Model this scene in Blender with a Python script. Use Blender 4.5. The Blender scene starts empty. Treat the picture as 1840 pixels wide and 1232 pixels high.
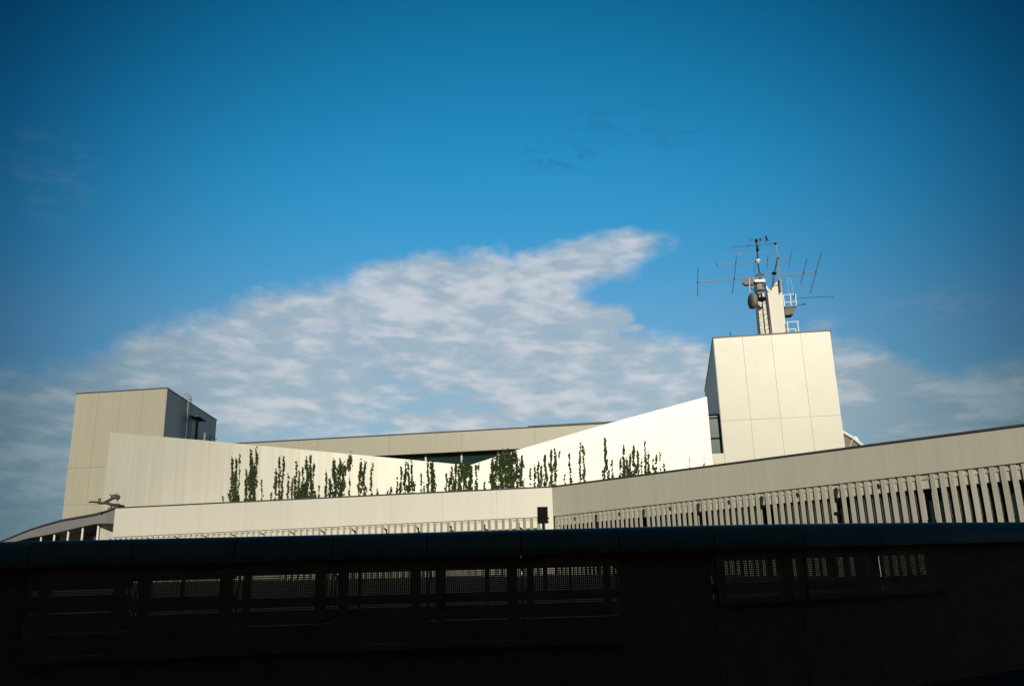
import bpy, bmesh, math, random
from mathutils import Vector, Matrix
R = math.radians
random.seed(11)
S = bpy.context.scene
COL = S.collection

# ------------------------------------------------------------------ camera
W0, H0, F0 = 1840.0, 1232.0, 1431.0          # photo size and focal length in its pixels (28 mm lens)
PITCH, ROLL = R(14.85), R(1.5)
EYE = Vector((0, 0, 1.6))
fw = Vector((0, math.cos(PITCH), math.sin(PITCH)))
r0 = Vector((1, 0, 0)); u0 = Vector((0, -math.sin(PITCH), math.cos(PITCH)))
rt = r0*math.cos(ROLL) - u0*math.sin(ROLL)
up = r0*math.sin(ROLL) + u0*math.cos(ROLL)
cam_d = bpy.data.cameras.new('camera'); cam = bpy.data.objects.new('camera', cam_d); COL.objects.link(cam)
cam_d.sensor_fit = 'HORIZONTAL'; cam_d.sensor_width = 36.0; cam_d.lens = 36.0*F0/W0
cam_d.clip_start = 0.05; cam_d.clip_end = 6000
m = Matrix((rt, up, -fw)).transposed().to_4x4(); m.translation = EYE
cam.matrix_world = m
S.camera = cam

def ray(px, py):
    return (fw*F0 + rt*(px - W0/2) - up*(py - H0/2)).normalized()
def at(px, py, Y):
    d = ray(px, py); return EYE + d*(Y/d.y)
def at_z(px, py, z):
    d = ray(px, py); return EYE + d*((z - EYE.z)/d.z)
def on_plane(px, py, p, n):
    d = ray(px, py); return EYE + d*((p - EYE).dot(n)/d.dot(n))

# ------------------------------------------------------------------ sun, sky, exposure
SUN_EL, SUN_AZ = R(20), R(176)                 # azimuth from +Y clockwise: behind the viewer, a little to the right
sdir = Vector((math.sin(SUN_AZ)*math.cos(SUN_EL), math.cos(SUN_AZ)*math.cos(SUN_EL), math.sin(SUN_EL)))
sl = bpy.data.lights.new('sun', 'SUN'); so = bpy.data.objects.new('sun', sl); COL.objects.link(so)
sl.energy = 3.9; sl.angle = R(0.5); sl.color = (1.0, 0.95, 0.855)
so.rotation_euler = sdir.to_track_quat('Z', 'Y').to_euler(); so.location = (0, -40, 60)

S.view_settings.view_transform = 'Standard'; S.view_settings.look = 'None'
S.view_settings.exposure = 0.0; S.view_settings.gamma = 1.0
S.cycles.use_denoising = True
S.cycles.max_bounces = 6

wd = bpy.data.worlds.new('World'); S.world = wd; wd.use_nodes = True
nt = wd.node_tree; nt.nodes.clear()
class NG:
    """tiny node helper"""
    def __init__(s, t): s.t = t
    def n(s, kind, **kw):
        x = s.t.nodes.new(kind)
        for k, v in kw.items(): setattr(x, k, v)
        return x
    def put(s, sock, v):
        if hasattr(v, 'is_output') or isinstance(v, bpy.types.NodeSocket): s.t.links.new(v, sock)
        else: sock.default_value = v
    def m(s, op, a, b=None, c=None, clamp=False):
        x = s.n('ShaderNodeMath', operation=op, use_clamp=clamp)
        for i, v in enumerate((a, b, c)):
            if v is not None: s.put(x.inputs[i], v)
        return x.outputs[0]
    def smooth(s, v, a, b, lo=0.0, hi=1.0):
        x = s.n('ShaderNodeMapRange', interpolation_type='SMOOTHSTEP')
        for i, q in enumerate((v, a, b, lo, hi)): s.put(x.inputs[i], q)
        return x.outputs[0]
    def comb(s, x, y, z):
        c = s.n('ShaderNodeCombineXYZ')
        for i, v in enumerate((x, y, z)): s.put(c.inputs[i], v)
        return c.outputs[0]
    def noise(s, vec, scale, detail=6, rough=0.55, dist=0.0):
        x = s.n('ShaderNodeTexNoise', noise_dimensions='3D')
        s.put(x.inputs['Vector'], vec); x.inputs['Scale'].default_value = scale
        x.inputs['Detail'].default_value = detail; x.inputs['Roughness'].default_value = rough
        x.inputs['Distortion'].default_value = dist
        return x.outputs[0]
    def mix(s, f, a, b, blend='MIX'):
        x = s.n('ShaderNodeMix', data_type='RGBA', blend_type=blend)
        s.put(x.inputs['Factor'], f)
        s.put(x.inputs['A'] if False else [i for i in x.inputs if i.name == 'A' and i.type == 'RGBA'][0], a)
        s.put([i for i in x.inputs if i.name == 'B' and i.type == 'RGBA'][0], b)
        return [o for o in x.outputs if o.type == 'RGBA'][0]
g = NG(nt)
sky = g.n('ShaderNodeTexSky', sky_type='NISHITA')
sky.sun_disc = False; sky.sun_elevation = SUN_EL; sky.sun_rotation = SUN_AZ
sky.altitude = 0; sky.air_density = 1.0; sky.dust_density = 0.15; sky.ozone_density = 4.0
tc = g.n('ShaderNodeTexCoord')
sp = g.n('ShaderNodeSeparateXYZ'); nt.links.new(tc.outputs['Generated'], sp.inputs[0])
dx, dy, dz = sp.outputs
az = g.m('ARCTAN2', dx, dy)
el = g.m('ARCSINE', dz)
# the upper edge of the cloud bank: elevation as a function of azimuth
edge_px = [(-300,700),(0,668),(120,640),(200,618),(300,585),(400,545),(480,515),(560,500),(660,482),(705,456),(760,452),(860,450),(920,448),(960,452),(1000,470),(1040,505),
           (1080,545),(1120,580),(1160,600),(1190,604),(1230,606),(1290,602),(1400,594),(1500,588),(1550,592),(1585,605),(1620,640),(1660,655),(1720,655),(1780,652),(1840,640),(2100,600)]
fc = g.n('ShaderNodeFloatCurve')
AZ0, AZ1, EL1 = -0.9, 0.9, 0.6
pts = []
for px, py in edge_px:
    d = ray(px, py); pts.append(((math.atan2(d.x, d.y) - AZ0)/(AZ1 - AZ0), math.asin(d.z)/EL1))
pts.sort()
clean = [(0.0, pts[0][1]*0.8)]
for p in pts:
    if p[0] > clean[-1][0] + 0.002: clean.append(p)
clean.append((1.0, clean[-1][1]))
cu = fc.mapping.curves[0]
while len(cu.points) < len(clean): cu.points.new(0.5, 0.5)
for q, p in zip(cu.points, clean): q.location = p; q.handle_type = 'AUTO_CLAMPED'
fc.mapping.update()
g.put(fc.inputs['Value'], g.m('DIVIDE', g.m('SUBTRACT', az, AZ0), AZ1 - AZ0))
edge = g.m('MULTIPLY', fc.outputs[0], EL1)
v1 = g.comb(az, g.m('MULTIPLY', el, 1.6), 3.7)
v2 = g.comb(g.m('ADD', az, g.m('MULTIPLY', el, -0.3)), g.m('MULTIPLY', el, 2.3), 9.1)
v3 = g.comb(g.m('ADD', az, g.m('MULTIPLY', el, 0.4)), g.m('MULTIPLY', el, 2.8), 14.6)
n_edge = g.noise(v1, 12.0, 10, 0.62, 0.15)
n_big = g.noise(v2, 7.0, 9, 0.56, 0.2)
n_puff = g.noise(v3, 21.0, 8, 0.52, 0.12)
depth = g.m('ADD', g.m('SUBTRACT', edge, el), g.m('MULTIPLY', g.m('SUBTRACT', n_edge, 0.5), 0.095))
def tilt_blob(px, py, ra, re, ang):
    d = ray(px, py); c_, s_ = math.cos(ang), math.sin(ang)
    a = g.m('SUBTRACT', az, math.atan2(d.x, d.y)); e = g.m('SUBTRACT', el, math.asin(d.z))
    u = g.m('DIVIDE', g.m('ADD', g.m('MULTIPLY', a, c_), g.m('MULTIPLY', e, s_)), ra)
    v = g.m('DIVIDE', g.m('SUBTRACT', g.m('MULTIPLY', e, c_), g.m('MULTIPLY', a, s_)), re)
    return g.m('ADD', g.m('MULTIPLY', u, u), g.m('MULTIPLY', v, v))
jit = g.m('MULTIPLY', g.m('SUBTRACT', n_edge, 0.5), 2.6)
wedge = g.smooth(g.m('ADD', tilt_blob(1050, 472, 0.120, 0.033, R(8)), jit), 1.35, 0.15)
wedge2 = g.smooth(g.m('ADD', tilt_blob(1090, 575, 0.040, 0.022, R(4)), jit), 1.1, 0.2)
fleck = g.smooth(g.m('ADD', tilt_blob(1138, 590, 0.022, 0.007, R(2)), g.m('MULTIPLY', jit, 0.7)), 1.0, 0.1)
body = g.m('MAXIMUM', g.m('MAXIMUM', g.smooth(depth, -0.010, 0.030), wedge), g.m('MAXIMUM', wedge2, fleck))
lower = g.smooth(depth, 0.07, 0.20)            # towards its foot the bank breaks up into rows of puffs
tex = g.m('ADD', g.m('MULTIPLY', n_big, 0.60), g.m('MULTIPLY', n_puff, 0.40))
thr = g.m('ADD', g.m('MULTIPLY', lower, 0.115), 0.225)
cover = g.smooth(tex, thr, g.m('ADD', thr, 0.19), 0.48, 1.0)
cloud = g.m('MULTIPLY', g.m('MULTIPLY', body, cover), 0.90)
# small dark shreds and a faint wisp high in the blue
n_sh = g.noise(g.comb(g.m('MULTIPLY', az, 1.0), g.m('MULTIPLY', el, 2.4), 21.0), 26.0, 7, 0.65, 0.3)
def blob(px, py, ra, re):
    d = ray(px, py)
    a = g.m('DIVIDE', g.m('SUBTRACT', az, math.atan2(d.x, d.y)), ra)
    e = g.m('DIVIDE', g.m('SUBTRACT', el, math.asin(d.z)), re)
    return g.smooth(g.m('ADD', g.m('MULTIPLY', a, a), g.m('MULTIPLY', e, e)), 1.0, 0.0)
shred = g.m('MULTIPLY', g.m('ADD', g.m('ADD', blob(1000, 280, .07, .026), blob(1215, 250, .045, .014)), g.m('MULTIPLY', blob(1110, 225, .09, .03), 0.7)), g.smooth(n_sh, 0.45, 0.62))
wisp = g.m('MULTIPLY', blob(85, 310, .07, .07), g.smooth(n_sh, 0.42, 0.7))
wisp2 = g.m('MULTIPLY', blob(1690, 555, .09, .03), g.smooth(n_sh, 0.40, 0.7))
sc_ = g.n('ShaderNodeSeparateColor'); nt.links.new(sky.outputs[0], sc_.inputs[0])
# clear deep-blue air: red falls away quickly with height
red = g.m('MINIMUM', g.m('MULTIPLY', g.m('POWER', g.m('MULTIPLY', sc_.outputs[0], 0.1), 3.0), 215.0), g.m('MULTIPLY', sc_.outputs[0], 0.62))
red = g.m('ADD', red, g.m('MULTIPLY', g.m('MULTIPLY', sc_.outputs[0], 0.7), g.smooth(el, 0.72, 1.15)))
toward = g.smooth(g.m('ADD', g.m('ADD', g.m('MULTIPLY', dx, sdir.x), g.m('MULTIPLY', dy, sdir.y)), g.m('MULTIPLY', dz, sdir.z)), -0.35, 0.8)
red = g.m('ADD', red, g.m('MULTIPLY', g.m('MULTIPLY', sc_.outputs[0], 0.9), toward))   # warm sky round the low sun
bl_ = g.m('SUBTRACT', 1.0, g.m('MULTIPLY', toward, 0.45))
low_ = g.smooth(el, 0.12, 0.50, 0.66, 1.0)
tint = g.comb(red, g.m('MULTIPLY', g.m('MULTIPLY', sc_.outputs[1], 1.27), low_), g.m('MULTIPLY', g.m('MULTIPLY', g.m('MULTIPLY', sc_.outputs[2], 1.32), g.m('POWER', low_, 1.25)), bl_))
# lens-style corner darkening, put into the sky and cloud colours
ctr = Vector((0.0, math.cos(R(14)), math.sin(R(14))))
cosang = g.m('ADD', g.m('ADD', g.m('MULTIPLY', dx, ctr.x), g.m('MULTIPLY', dy, ctr.y)), g.m('MULTIPLY', dz, ctr.z))
fall = g.m('ADD', g.m('MULTIPLY', g.m('POWER', g.smooth(cosang, 0.74, 0.995), 1.10), 0.89), 0.19)
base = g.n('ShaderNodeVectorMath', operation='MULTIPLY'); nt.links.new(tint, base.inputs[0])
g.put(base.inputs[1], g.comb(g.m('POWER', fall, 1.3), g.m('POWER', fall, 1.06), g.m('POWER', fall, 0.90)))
lightness = g.smooth(g.m('ADD', g.m('MULTIPLY', n_puff, 0.72), g.m('MULTIPLY', n_big, 0.28)), 0.42, 0.66)
ccol = g.mix(lightness, (3.7, 4.65, 5.4, 1), (6.2, 6.4, 6.8, 1))
cfall = g.n('ShaderNodeVectorMath', operation='MULTIPLY'); nt.links.new(ccol, cfall.inputs[0])
cf_ = g.smooth(cosang, 0.79, 0.985, 0.34, 1.0)
g.put(cfall.inputs[1], g.comb(g.m('POWER', cf_, 1.45), g.m('POWER', cf_, 1.10), cf_))
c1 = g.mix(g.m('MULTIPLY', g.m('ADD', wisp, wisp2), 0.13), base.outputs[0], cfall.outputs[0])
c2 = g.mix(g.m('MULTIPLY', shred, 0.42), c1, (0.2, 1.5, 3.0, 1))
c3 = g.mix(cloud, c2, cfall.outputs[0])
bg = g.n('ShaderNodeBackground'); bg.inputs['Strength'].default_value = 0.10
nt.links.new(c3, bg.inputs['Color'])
wo = g.n('ShaderNodeOutputWorld'); nt.links.new(bg.outputs[0], wo.inputs['Surface'])

# ------------------------------------------------------------------ materials
def new_mat(name):
    mt = bpy.data.materials.new(name); mt.use_nodes = True
    b = mt.node_tree.nodes['Principled BSDF']; return mt, b, NG(mt.node_tree)
def vary(gg, col, amt):
    return tuple(max(0, c*(1 - amt)) for c in col[:3]) + (1,), tuple(min(1, c*(1 + amt)) for c in col[:3]) + (1,)
def plain(name, col, rough=0.5, spec=0.5, metal=0.0, amt=0.08, scale=3.0, bump=0.0, streak=False):
    mt, b, gg = new_mat(name)
    t = gg.n('ShaderNodeTexCoord').outputs['Object']
    if streak:
        mp = gg.n('ShaderNodeMapping'); mp.inputs['Scale'].default_value = (1, 1, 0.06); gg.put(mp.inputs[0], t); t = mp.outputs[0]
    n = gg.noise(t, scale, 6, 0.6)
    a, c = vary(gg, col, amt)
    gg.put(b.inputs['Base Color'], gg.mix(gg.smooth(n, 0.3, 0.7), a, c))
    b.inputs['Roughness'].default_value = rough; b.inputs['Specular IOR Level'].default_value = spec; b.inputs['Metallic'].default_value = metal
    if bump:
        bp = gg.n('ShaderNodeBump'); bp.inputs['Strength'].default_value = bump; bp.inputs['Distance'].default_value = 0.02
        gg.put(bp.inputs['Height'], n); gg.put(b.inputs['Normal'], bp.outputs[0])
    return mt
def cladding(name, col, rough, spec, ribs=0.0, rib_scale=20.0, streaks=0.06, metal=0.0, rib_s=0.25):
    """painted sheet metal; faint vertical streaks of dirt, optional vertical ribs, slightly uneven gloss"""
    mt, b, gg = new_mat(name)
    uv = gg.n('ShaderNodeUVMap').outputs[0]           # u runs along the wall in metres, v is the height in metres
    def sc(sx, sy):
        mp = gg.n('ShaderNodeMapping'); mp.inputs['Scale'].default_value = (sx, sy, 1); gg.put(mp.inputs[0], uv); return mp.outputs[0]
    n1 = gg.noise(sc(1.0, 0.03), 2.2, 8, 0.7)
    n2 = gg.noise(sc(1.0, 0.9), 0.5, 6, 0.6)
    n3 = gg.noise(sc(1.0, 0.35), 6.0, 4, 0.6)
    a, c = vary(gg, col, streaks)
    c0 = gg.mix(gg.smooth(n1, 0.3, 0.7), a, c)
    c1 = gg.mix(gg.smooth(n2, 0.35, 0.75, 0.0, 0.12), c0, tuple(x*0.88 for x in col[:3]) + (1,))
    rn0 = gg.n('ShaderNodeTexWhiteNoise'); gg.put(rn0.inputs['Vector'], gg.n('ShaderNodeNewGeometry').outputs['Random Per Island'])
    hs = gg.n('ShaderNodeHueSaturation'); gg.put(hs.inputs['Color'], c1); gg.put(hs.inputs['Value'], gg.m('ADD', gg.m('MULTIPLY', rn0.outputs['Value'], 0.05), 0.975))
    gg.put(b.inputs['Base Color'], hs.outputs[0])
    rnd = gg.n('ShaderNodeTexWhiteNoise'); gg.put(rnd.inputs['Vector'], gg.n('ShaderNodeNewGeometry').outputs['Random Per Island'])
    gg.put(b.inputs['Roughness'], gg.m('ADD', gg.smooth(gg.m('ADD', gg.m('MULTIPLY', n2, 0.4), gg.m('MULTIPLY', n1, 0.6)), 0.3, 0.7, rough - 0.012, rough + 0.012), gg.m('MULTIPLY', rnd.outputs['Value'], 0.02)))
    b.inputs['Specular IOR Level'].default_value = spec; b.inputs['Metallic'].default_value = metal
    bp = gg.n('ShaderNodeBump'); bp.inputs['Distance'].default_value = 0.02
    if ribs:
        w = gg.n('ShaderNodeTexWave', wave_type='BANDS', bands_direction='X', wave_profile='SIN')
        w.inputs['Scale'].default_value = rib_scale; w.inputs['Distortion'].default_value = 0.0
        gg.put(w.inputs['Vector'], sc(1, 0.0))
        h = gg.m('ADD', gg.m('MULTIPLY', w.outputs[1], ribs), gg.m('MULTIPLY', n1, 0.8)); bp.inputs['Strength'].default_value = rib_s
    else:
        h = gg.m('ADD', gg.m('MULTIPLY', n2, 1.0), gg.m('MULTIPLY', n3, 0.05)); bp.inputs['Strength'].default_value = 0.05
    gg.put(bp.inputs['Height'], h); gg.put(b.inputs['Normal'], bp.outputs[0])
    return mt
def glass_mat(name, col, rough=0.08):
    mt, b, gg = new_mat(name)
    b.inputs['Base Color'].default_value = col + (1,); b.inputs['Roughness'].default_value = rough
    b.inputs['Specular IOR Level'].default_value = 0.5
    return mt
M = {
 'panel':   cladding('cream_panel', (0.385, 0.358, 0.255), 0.46, 1.0, streaks=0.04, metal=0.08),
 'plainf':  cladding('cream_fascia', (0.74, 0.70, 0.58), 0.56, 0.9, streaks=0.025, metal=0.42),
 'screen':  cladding('white_ribbed_sheet', (0.60, 0.57, 0.46), 0.50, 1.0, ribs=0.35, rib_scale=1.7, streaks=0.07, metal=0.30, rib_s=0.10),
 'ribbed':  cladding('grey_ribbed_sheet', (0.545, 0.515, 0.405), 0.6, 0.4, ribs=0.6, rib_scale=3.1, streaks=0.055, rib_s=0.15),
 'fin':     plain('fin_concrete', (0.50, 0.47, 0.37), 0.7, 0.3, amt=0.14, scale=1.5, streak=True),
 'coping':  plain('dark_coping', (0.06, 0.055, 0.05), 0.5, 0.4),
 'joint':   plain('joint_backing', (0.20, 0.18, 0.15), 0.8, 0.2),
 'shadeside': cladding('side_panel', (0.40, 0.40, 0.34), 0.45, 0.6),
 'canopyf': cladding('grey_fascia', (0.30, 0.28, 0.26), 0.6, 0.4),  # darker grey than the other fascias
 'glass':   glass_mat('dark_green_glass', (0.012, 0.030, 0.026)),
 'glass2':  glass_mat('dim_green_glass', (0.055, 0.085, 0.07), 0.25),
 'mullion': plain('pale_mullion', (0.60, 0.56, 0.48), 0.5),
 'column':  plain('white_column', (0.66, 0.62, 0.55), 0.5),
 'black':   plain('black_paint', (0.008, 0.008, 0.008), 0.9, 0.05),
 'steel':   plain('weathered_steel', (0.12, 0.115, 0.10), 0.6, 0.4, metal=0.3),
 'darksteel': plain('dark_steel', (0.035, 0.035, 0.033), 0.55, 0.4),
 'galv':    plain('galvanised_tube', (0.30, 0.29, 0.26), 0.5, 0.5, metal=0.2),
 'white':   plain('white_paint', (0.78, 0.76, 0.72), 0.45),
 'pylon':   cladding('pylon_panel', (0.60, 0.56, 0.44), 0.48, 0.7),
 'dish':    plain('grey_radome', (0.18, 0.17, 0.145), 0.7),
 'rust':    plain('tan_rust', (0.36, 0.25, 0.15), 0.7),
 'leaf':    None,
 'stem':    plain('vine_stem', (0.10, 0.075, 0.04), 0.8),
 'asphalt': plain('asphalt', (0.032, 0.033, 0.034), 0.85, 0.3, amt=0.3, scale=0.6, bump=0.3),
 'barrier': plain('dark_barrier_paint', (0.14, 0.12, 0.10), 0.5, 0.5, amt=0.15, scale=4, bump=0.1),
 'barrier2': plain('black_sheet', (0.34, 0.17, 0.085), 0.8, 0.2, amt=0.2, scale=5),
 'bracket': plain('pale_bracket', (0.55, 0.55, 0.55), 0.4),
 'concrete': plain('dark_concrete', (0.16, 0.14, 0.11), 0.9, 0.2, amt=0.2, scale=1.0),
 'roof':    plain('roof_membrane', (0.16, 0.15, 0.14), 0.85, 0.2, amt=0.2, scale=0.8),
 'gable':   plain('brown_grey_sheet', (0.17, 0.15, 0.12), 0.7),
 'bird':    plain('dark_feathers', (0.03, 0.028, 0.027), 0.8),
}
mt, b, gg = new_mat('ivy_leaf')
oi = gg.n('ShaderNodeTexCoord').outputs['Object']
nn = gg.noise(oi, 1.6, 3, 0.6)
ng2 = gg.n('ShaderNodeTexWhiteNoise'); gg.put(ng2.inputs['Vector'], gg.n('ShaderNodeNewGeometry').outputs['Random Per Island'])
lc = gg.mix(ng2.outputs['Value'], (0.006, 0.016, 0.005, 1), (0.034, 0.060, 0.012, 1))
lc = gg.mix(gg.smooth(nn, 0.45, 0.75, 0, 0.5), lc, (0.085, 0.09, 0.022, 1))
gg.put(b.inputs['Base Color'], lc); b.inputs['Roughness'].default_value = 0.6; b.inputs['Specular IOR Level'].default_value = 0.2
M['leaf'] = mt

# ------------------------------------------------------------------ mesh helpers
class MB:
    """collects geometry in world space and links it as ONE mesh object"""
    def __init__(s): s.v = []; s.f = []; s.uv = []; s.mi = []
    def face(s, ps, uvs=None, mi=0):
        b = len(s.v); s.v += [Vector(p) for p in ps]; s.f.append(tuple(range(b, b + len(ps)))); s.uv.append(uvs); s.mi.append(mi)
    def hexa(s, p, uvs=None):
        """p: 8 points, bottom ring 0-3 then top ring 4-7"""
        b = len(s.v); s.v += [Vector(q) for q in p]
        for q in ((3,2,1,0),(4,5,6,7),(0,1,5,4),(1,2,6,5),(2,3,7,6),(3,0,4,7)):
            s.f.append(tuple(b + i for i in q)); s.uv.append(None); s.mi.append(0)
    def box(s, c, sx, sy, sz):
        x, y, z = c
        s.hexa([(x-sx/2,y-sy/2,z-sz/2),(x+sx/2,y-sy/2,z-sz/2),(x+sx/2,y+sy/2,z-sz/2),(x-sx/2,y+sy/2,z-sz/2),
                (x-sx/2,y-sy/2,z+sz/2),(x+sx/2,y-sy/2,z+sz/2),(x+sx/2,y+sy/2,z+sz/2),(x-sx/2,y+sy/2,z+sz/2)])
    def prism(s, poly, z0, z1):
        """vertical prism over a plan polygon; z1 may be a list"""
        n = len(poly); b = len(s.v)
        zt = z1 if isinstance(z1, (list, tuple)) else [z1]*n
        s.v += [Vector((p[0], p[1], z0)) for p in poly] + [Vector((p[0], p[1], zt[i])) for i, p in enumerate(poly)]
        s.f.append(tuple(b + i for i in reversed(range(n)))); s.f.append(tuple(b + n + i for i in range(n))); s.uv += [None, None]; s.mi += [0, 0]
        for i in range(n):
            j = (i + 1) % n; s.f.append((b+i, b+j, b+n+j, b+n+i)); s.uv.append(None); s.mi.append(0)
    def extrude(s, poly, vec):
        n = len(poly); b = len(s.v); vec = Vector(vec)
        s.v += [Vector(p) for p in poly] + [Vector(p) + vec for p in poly]
        s.f.append(tuple(b + i for i in range(n))); s.f.append(tuple(b + n + i for i in reversed(range(n)))); s.uv += [None, None]; s.mi += [0, 0]
        for i in range(n):
            j = (i + 1) % n; s.f.append((b+j, b+i, b+n+i, b+n+j)); s.uv.append(None); s.mi.append(0)
    def tube(s, p0, p1, r, seg=6, r1=None):
        p0 = Vector(p0); p1 = Vector(p1); r1 = r if r1 is None else r1
        d = (p1 - p0)
        if d.length < 1e-6: return
        d.normalize(); a = d.orthogonal().normalized(); c = d.cross(a); b = len(s.v)
        for (p, q) in ((p0, r), (p1, r1)):
            for k in range(seg):
                t = 2*math.pi*k/seg; s.v.append(p + (a*math.cos(t) + c*math.sin(t))*q)
        for k in range(seg):
            j = (k + 1) % seg; s.f.append((b+k, b+j, b+seg+j, b+seg+k)); s.uv.append(None); s.mi.append(0)
        s.f.append(tuple(b + k for k in reversed(range(seg)))); s.f.append(tuple(b + seg + k for k in range(seg))); s.uv += [None, None]; s.mi += [0, 0]
    def path(s, ps, r, seg=6):
        for a, b in zip(ps[:-1], ps[1:]): s.tube(a, b, r, seg)
    def ell(s, c, rx, ry, rz, nu=10, nv=6, rot=None):
        c = Vector(c); b = len(s.v)
        for i in range(nv + 1):
            t = math.pi*i/nv
            for k in range(nu):
                q = 2*math.pi*k/nu; p = Vector((rx*math.sin(t)*math.cos(q), ry*math.sin(t)*math.sin(q), rz*math.cos(t)))
                s.v.append(c + (rot @ p if rot else p))
        for i in range(nv):
            for k in range(nu):
                j = (k + 1) % nu; s.f.append((b+i*nu+k, b+(i+1)*nu+k, b+(i+1)*nu+j, b+i*nu+j)); s.uv.append(None); s.mi.append(0)
    def build(s, name, mat, parent=None, origin=None, smooth=False, bevel=0.0):
        me = bpy.data.meshes.new(name)
        if origin is None:
            o0 = world_loc(parent) if parent else Vector((0, 0, 0))
        else: o0 = Vector(origin)
        me.from_pydata([tuple(v - o0) for v in s.v], [], s.f)
        uvl = me.uv_layers.new(name='UVMap')
        for pi, p in enumerate(me.polygons):
            if s.mi[pi]: p.material_index = s.mi[pi]
            n = p.normal
            t = Vector((-n.y, n.x, 0))
            if t.length < 0.2: t = Vector((1, 0, 0))
            t.normalize()
            for li, vi in zip(p.loop_indices, p.vertices):
                w = s.v[vi]
                if s.uv[pi]: uvl.data[li].uv = s.uv[pi][list(p.vertices).index(vi)]
                else: uvl.data[li].uv = (w.dot(t), w.z if abs(n.z) < 0.8 else w.y)
        for mm in (mat if isinstance(mat, (list, tuple)) else [mat]): me.materials.append(mm)
        bm = bmesh.new(); bm.from_mesh(me)
        bmesh.ops.remove_doubles(bm, verts=bm.verts, dist=1e-5)
        if not getattr(s, 'open', False): bmesh.ops.recalc_face_normals(bm, faces=bm.faces)
        bm.to_mesh(me); bm.free()
        if smooth:
            for p in me.polygons: p.use_smooth = True
        o = bpy.data.objects.new(name, me); COL.objects.link(o)
        if parent:
            o.parent = parent; o.location = o0 - world_loc(parent)
        else: o.location = o0
        if bevel:
            md = o.modifiers.new('bevel', 'BEVEL'); md.width = bevel; md.segments = 2; md.limit_method = 'ANGLE'
        return o
def world_loc(o):
    p = Vector(o.location)
    while o.parent: o = o.parent; p += Vector(o.location)
    return p
def thing(name, label, cat, loc, group=None):
    o = bpy.data.objects.new(name, None); COL.objects.link(o); o.location = loc
    return tag(o, label, cat, group)
def tag(o, label=None, cat=None, group=None, kind=None):
    if label: o['label'] = label
    if cat: o['category'] = cat
    if group: o['group'] = group
    if kind: o['kind'] = kind
    return o
def P2(p): return Vector((p[0], p[1], 0))
class Wall:
    """a vertical plane through two plan points; n points to the viewer's side"""
    def __init__(s, A, B):
        s.A = P2(A); s.B = P2(B); s.u = (s.B - s.A).normalized(); s.L = (s.B - s.A).length
        s.n = Vector((s.u.y, -s.u.x, 0))
        if s.n.dot(P2(EYE) - s.A) < 0: s.n = -s.n
    def p(s, u, n, z): return s.A + s.u*u + s.n*n + Vector((0, 0, z))
    k = 0.0; uref = 0.0                          # rise of the fascia's lower edge along the wall
    def dz(s, u): return s.k*(u - s.uref)
    def box(s, mb, u0, u1, n0, n1, z0, z1, k0=0, k1=0):
        a0, b0, a1, b1 = z0 + k0*s.dz(u0), z0 + k0*s.dz(u1), z1 + k1*s.dz(u0), z1 + k1*s.dz(u1)
        mb.hexa([s.p(u0,n1,a0), s.p(u1,n1,b0), s.p(u1,n0,b0), s.p(u0,n0,a0), s.p(u0,n1,a1), s.p(u1,n1,b1), s.p(u1,n0,b1), s.p(u0,n0,a1)])
    def hit(s, px, py, n=0.0): return on_plane(px, py, s.A + s.n*n, s.n)
    def u_of(s, px, py, n=0.0): return (P2(s.hit(px, py, n)) - s.A).dot(s.u)
def panels(mb, w, us, zs, depth=0.05, gap=0.035, n0=0.0):
    for a, b in zip(us[:-1], us[1:]):
        for c, d in zip(zs[:-1], zs[1:]):
            w.box(mb, a + gap/2, b - gap/2, n0, n0 + depth, c + gap/2, d - gap/2)

# ------------------------------------------------------------------ ground
mb = MB(); mb.face([(-900,-300,0),(900,-300,0),(900,1500,0),(-900,1500,0)])
tag(mb.build('ground', M['asphalt']), kind='structure')

# ------------------------------------------------------------------ the building
BLD = thing('arts_building', 'large cream metal-clad building with two blank towers, ivy-grown white screen wall and finned lower storey', 'building', (0, 80, 0))
# --- low front wing (cream fascia) and ribbed wing meet at the corner C
pc = at(992, 875, 65); ZT = pc.z
C2 = P2(pc); L2 = P2(at_z(207, 913, ZT)); R2 = P2(at_z(1840, 765, ZT)); R2 = C2 + (R2 - C2)*1.35
ZB = at(992, 927, 65).z
FW, RW = Wall(L2, C2), Wall(C2, R2)
RW.k = (RW.hit(1840, 830).z - ZB)/RW.u_of(1840, 830)
FW.uref = FW.L; FW.k = (ZB - FW.hit(212, 964).z)/FW.L
SB = 0.14                                        # the wall under the fascia sits back by this much
back = Vector((0.35, 1, 0)).normalized()*14
mb = MB()
# wall body of the front wing, behind the fascia
mb.prism([FW.p(0,-SB,0), FW.p(FW.L-0.25,-SB,0), FW.p(FW.L-0.25,-3.2,0), FW.p(0,-3.2,0)], 0, ZT - 0.05)
FWO = mb.build('front_wing', M['plainf'], BLD)
mb = MB()
us = [0] + [FW.L*k/9 for k in range(1, 9)] + [FW.L]
for a, b_ in zip(us[:-1], us[1:]):
    FW.box(mb, a + 0.006, b_ - 0.006, -SB + 0.003, 0.0, ZB, ZT, 1, 0)
mb.build('fascia', M['plainf'], FWO)
mb = MB(); FW.box(mb, FW.L - 0.62, FW.L - 0.004, -SB - 0.05, -0.004, 0, ZB - 0.003)
mb.build('corner_post', M['plainf'], FWO)
mb = MB(); FW.box(mb, 0, FW.L - 0.06, -0.4, 0.06, ZT, ZT + 0.10)
mb.build('coping', M['coping'], FWO)
mb = MB()
ZO = ZB - 0.74
RW.box(mb, 0.03, RW.L, -3.0, -SB, ZO, ZT - 0.05, 1, 0)
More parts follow.
